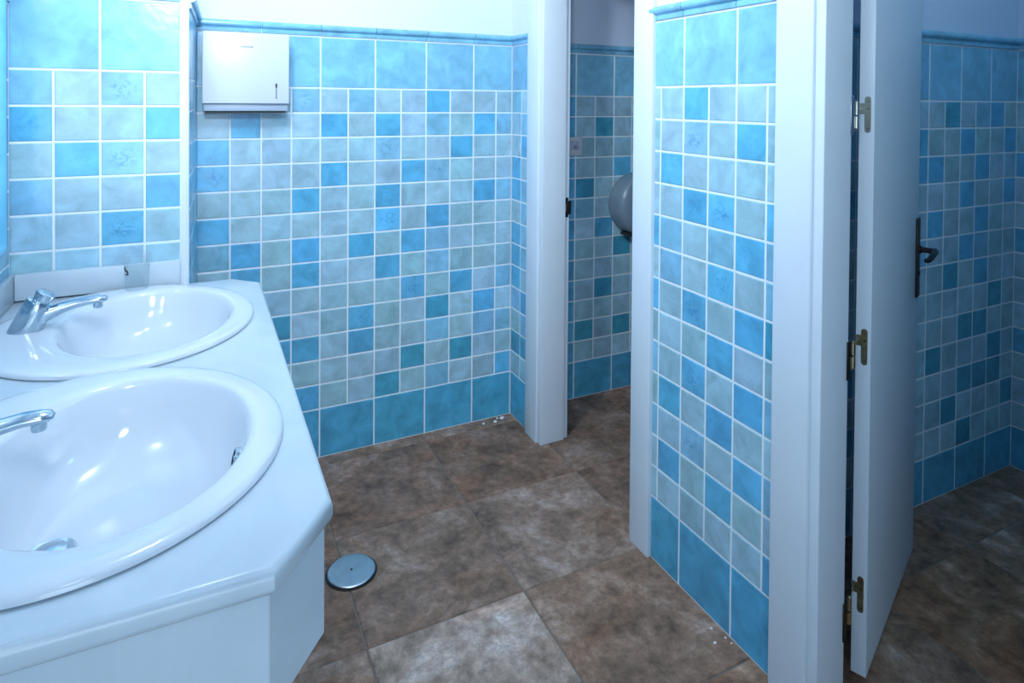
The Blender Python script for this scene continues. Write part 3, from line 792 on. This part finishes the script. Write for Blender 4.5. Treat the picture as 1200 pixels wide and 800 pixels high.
# ------------------------------------------------------------------ lights
def area(name, loc, target, sx, sy, power, col):
    l = bpy.data.lights.new(name, 'AREA'); l.shape = 'RECTANGLE'; l.size = sx; l.size_y = sy; l.energy = power; l.color = col
    o = bpy.data.objects.new(name, l); o.location = loc
    o.rotation_euler = (Vector(target) - Vector(loc)).to_track_quat('-Z', 'Y').to_euler()
    COL.objects.link(o); return o
l = bpy.data.lights.new('room_fill_spot', 'SPOT'); l.energy = 71; l.shadow_soft_size = .10; l.color = (.84, .93, 1)  # unseen spot added, beam shaped to wash the walls and miss the counter
l.spot_size = math.radians(150); l.spot_blend = 1
o = bpy.data.objects.new('room_fill_spot', l); o.location = (-.08, -1.36, 2.32)
o.rotation_euler = Vector((.78, .58, -.20)).to_track_quat('-Z', 'Y').to_euler(); COL.objects.link(o)
l = bpy.data.lights.new('front_fill_spot', 'SPOT'); l.energy = 78; l.shadow_soft_size = .14; l.color = (.84, .93, 1)  # added fill above the viewpoint, brightens the pier and the right cubicle
l.spot_size = math.radians(112); l.spot_blend = 1
o = bpy.data.objects.new('front_fill_spot', l); o.location = (-.05, -2.62, 2.16)
o.rotation_euler = (Vector((.60, -.62, 1.80)) - Vector(o.location)).to_track_quat('-Z', 'Y').to_euler(); COL.objects.link(o)
l = bpy.data.lights.new('ceiling_lamp', 'POINT'); l.energy = 15; l.shadow_soft_size = .10; l.color = (.82, .92, 1)
o = bpy.data.objects.new('ceiling_lamp', l); o.location = (.25, -1.25, 2.47); COL.objects.link(o)

area('front_fill_area', (-.02, -3.62, .95), (-.02, 0, .95), .8, 1.6, 17, (.76, .89, 1))  # added soft fill behind the viewpoint, lifts the apron and camera-facing sides

l = bpy.data.lights.new('pier_fill_spot', 'SPOT'); l.energy = 80; l.shadow_soft_size = .08; l.color = (.86, .93, 1)  # extra narrow spot put in to brighten the pier tiles
l.spot_size = math.radians(30); l.spot_blend = 1
o = bpy.data.objects.new('pier_fill_spot', l); o.location = (-.02, -2.60, 2.20)
o.rotation_euler = (Vector((-.31, YK, 1.62)) - Vector(o.location)).to_track_quat('-Z', 'Y').to_euler(); COL.objects.link(o)
l = bpy.data.lights.new('cubicle_fill', 'POINT'); l.energy = 7; l.shadow_soft_size = .12; l.color = (.48, .80, 1)  # added fill to lift the dim right cubicle, no known fixture
o = bpy.data.objects.new('cubicle_fill', l); o.location = (2.25, -2.05, 2.42); COL.objects.link(o)

w = bpy.data.worlds.new('World'); SC.world = w; w.use_nodes = True
w.node_tree.nodes['Background'].inputs[0].default_value = (.6, .8, 1, 1); w.node_tree.nodes['Background'].inputs[1].default_value = .02

# ------------------------------------------------------------------ camera
CAM = Vector((.014851, -2.673174, 1.451478))
R_ = Vector((.89614737, -.44369317, .00750039)); U_ = Vector((-.0000218, .01685802, .99985789)); F_ = Vector((.44375656, .89602019, -.01509759))
cd = bpy.data.cameras.new('camera'); cam = bpy.data.objects.new('camera', cd); COL.objects.link(cam)
mw = Matrix.Identity(4)
for i in range(3): mw[i][0] = R_[i]; mw[i][1] = U_[i]; mw[i][2] = -F_[i]; mw[i][3] = CAM[i]
cam.matrix_world = mw
cd.sensor_fit = 'HORIZONTAL'; cd.sensor_width = 36; cd.lens = 752.05 / 1200 * 36
cd.shift_x = (600 - 608.98) / 1200; cd.shift_y = (130.09 - 400) / 1200
cd.clip_start = .02; cd.clip_end = 50
SC.camera = cam
SC.view_settings.view_transform = 'Standard'; SC.view_settings.look = 'None'
SC.view_settings.gamma = 1; SC.view_settings.use_curve_mapping = False
SC.view_settings.exposure = 0.0
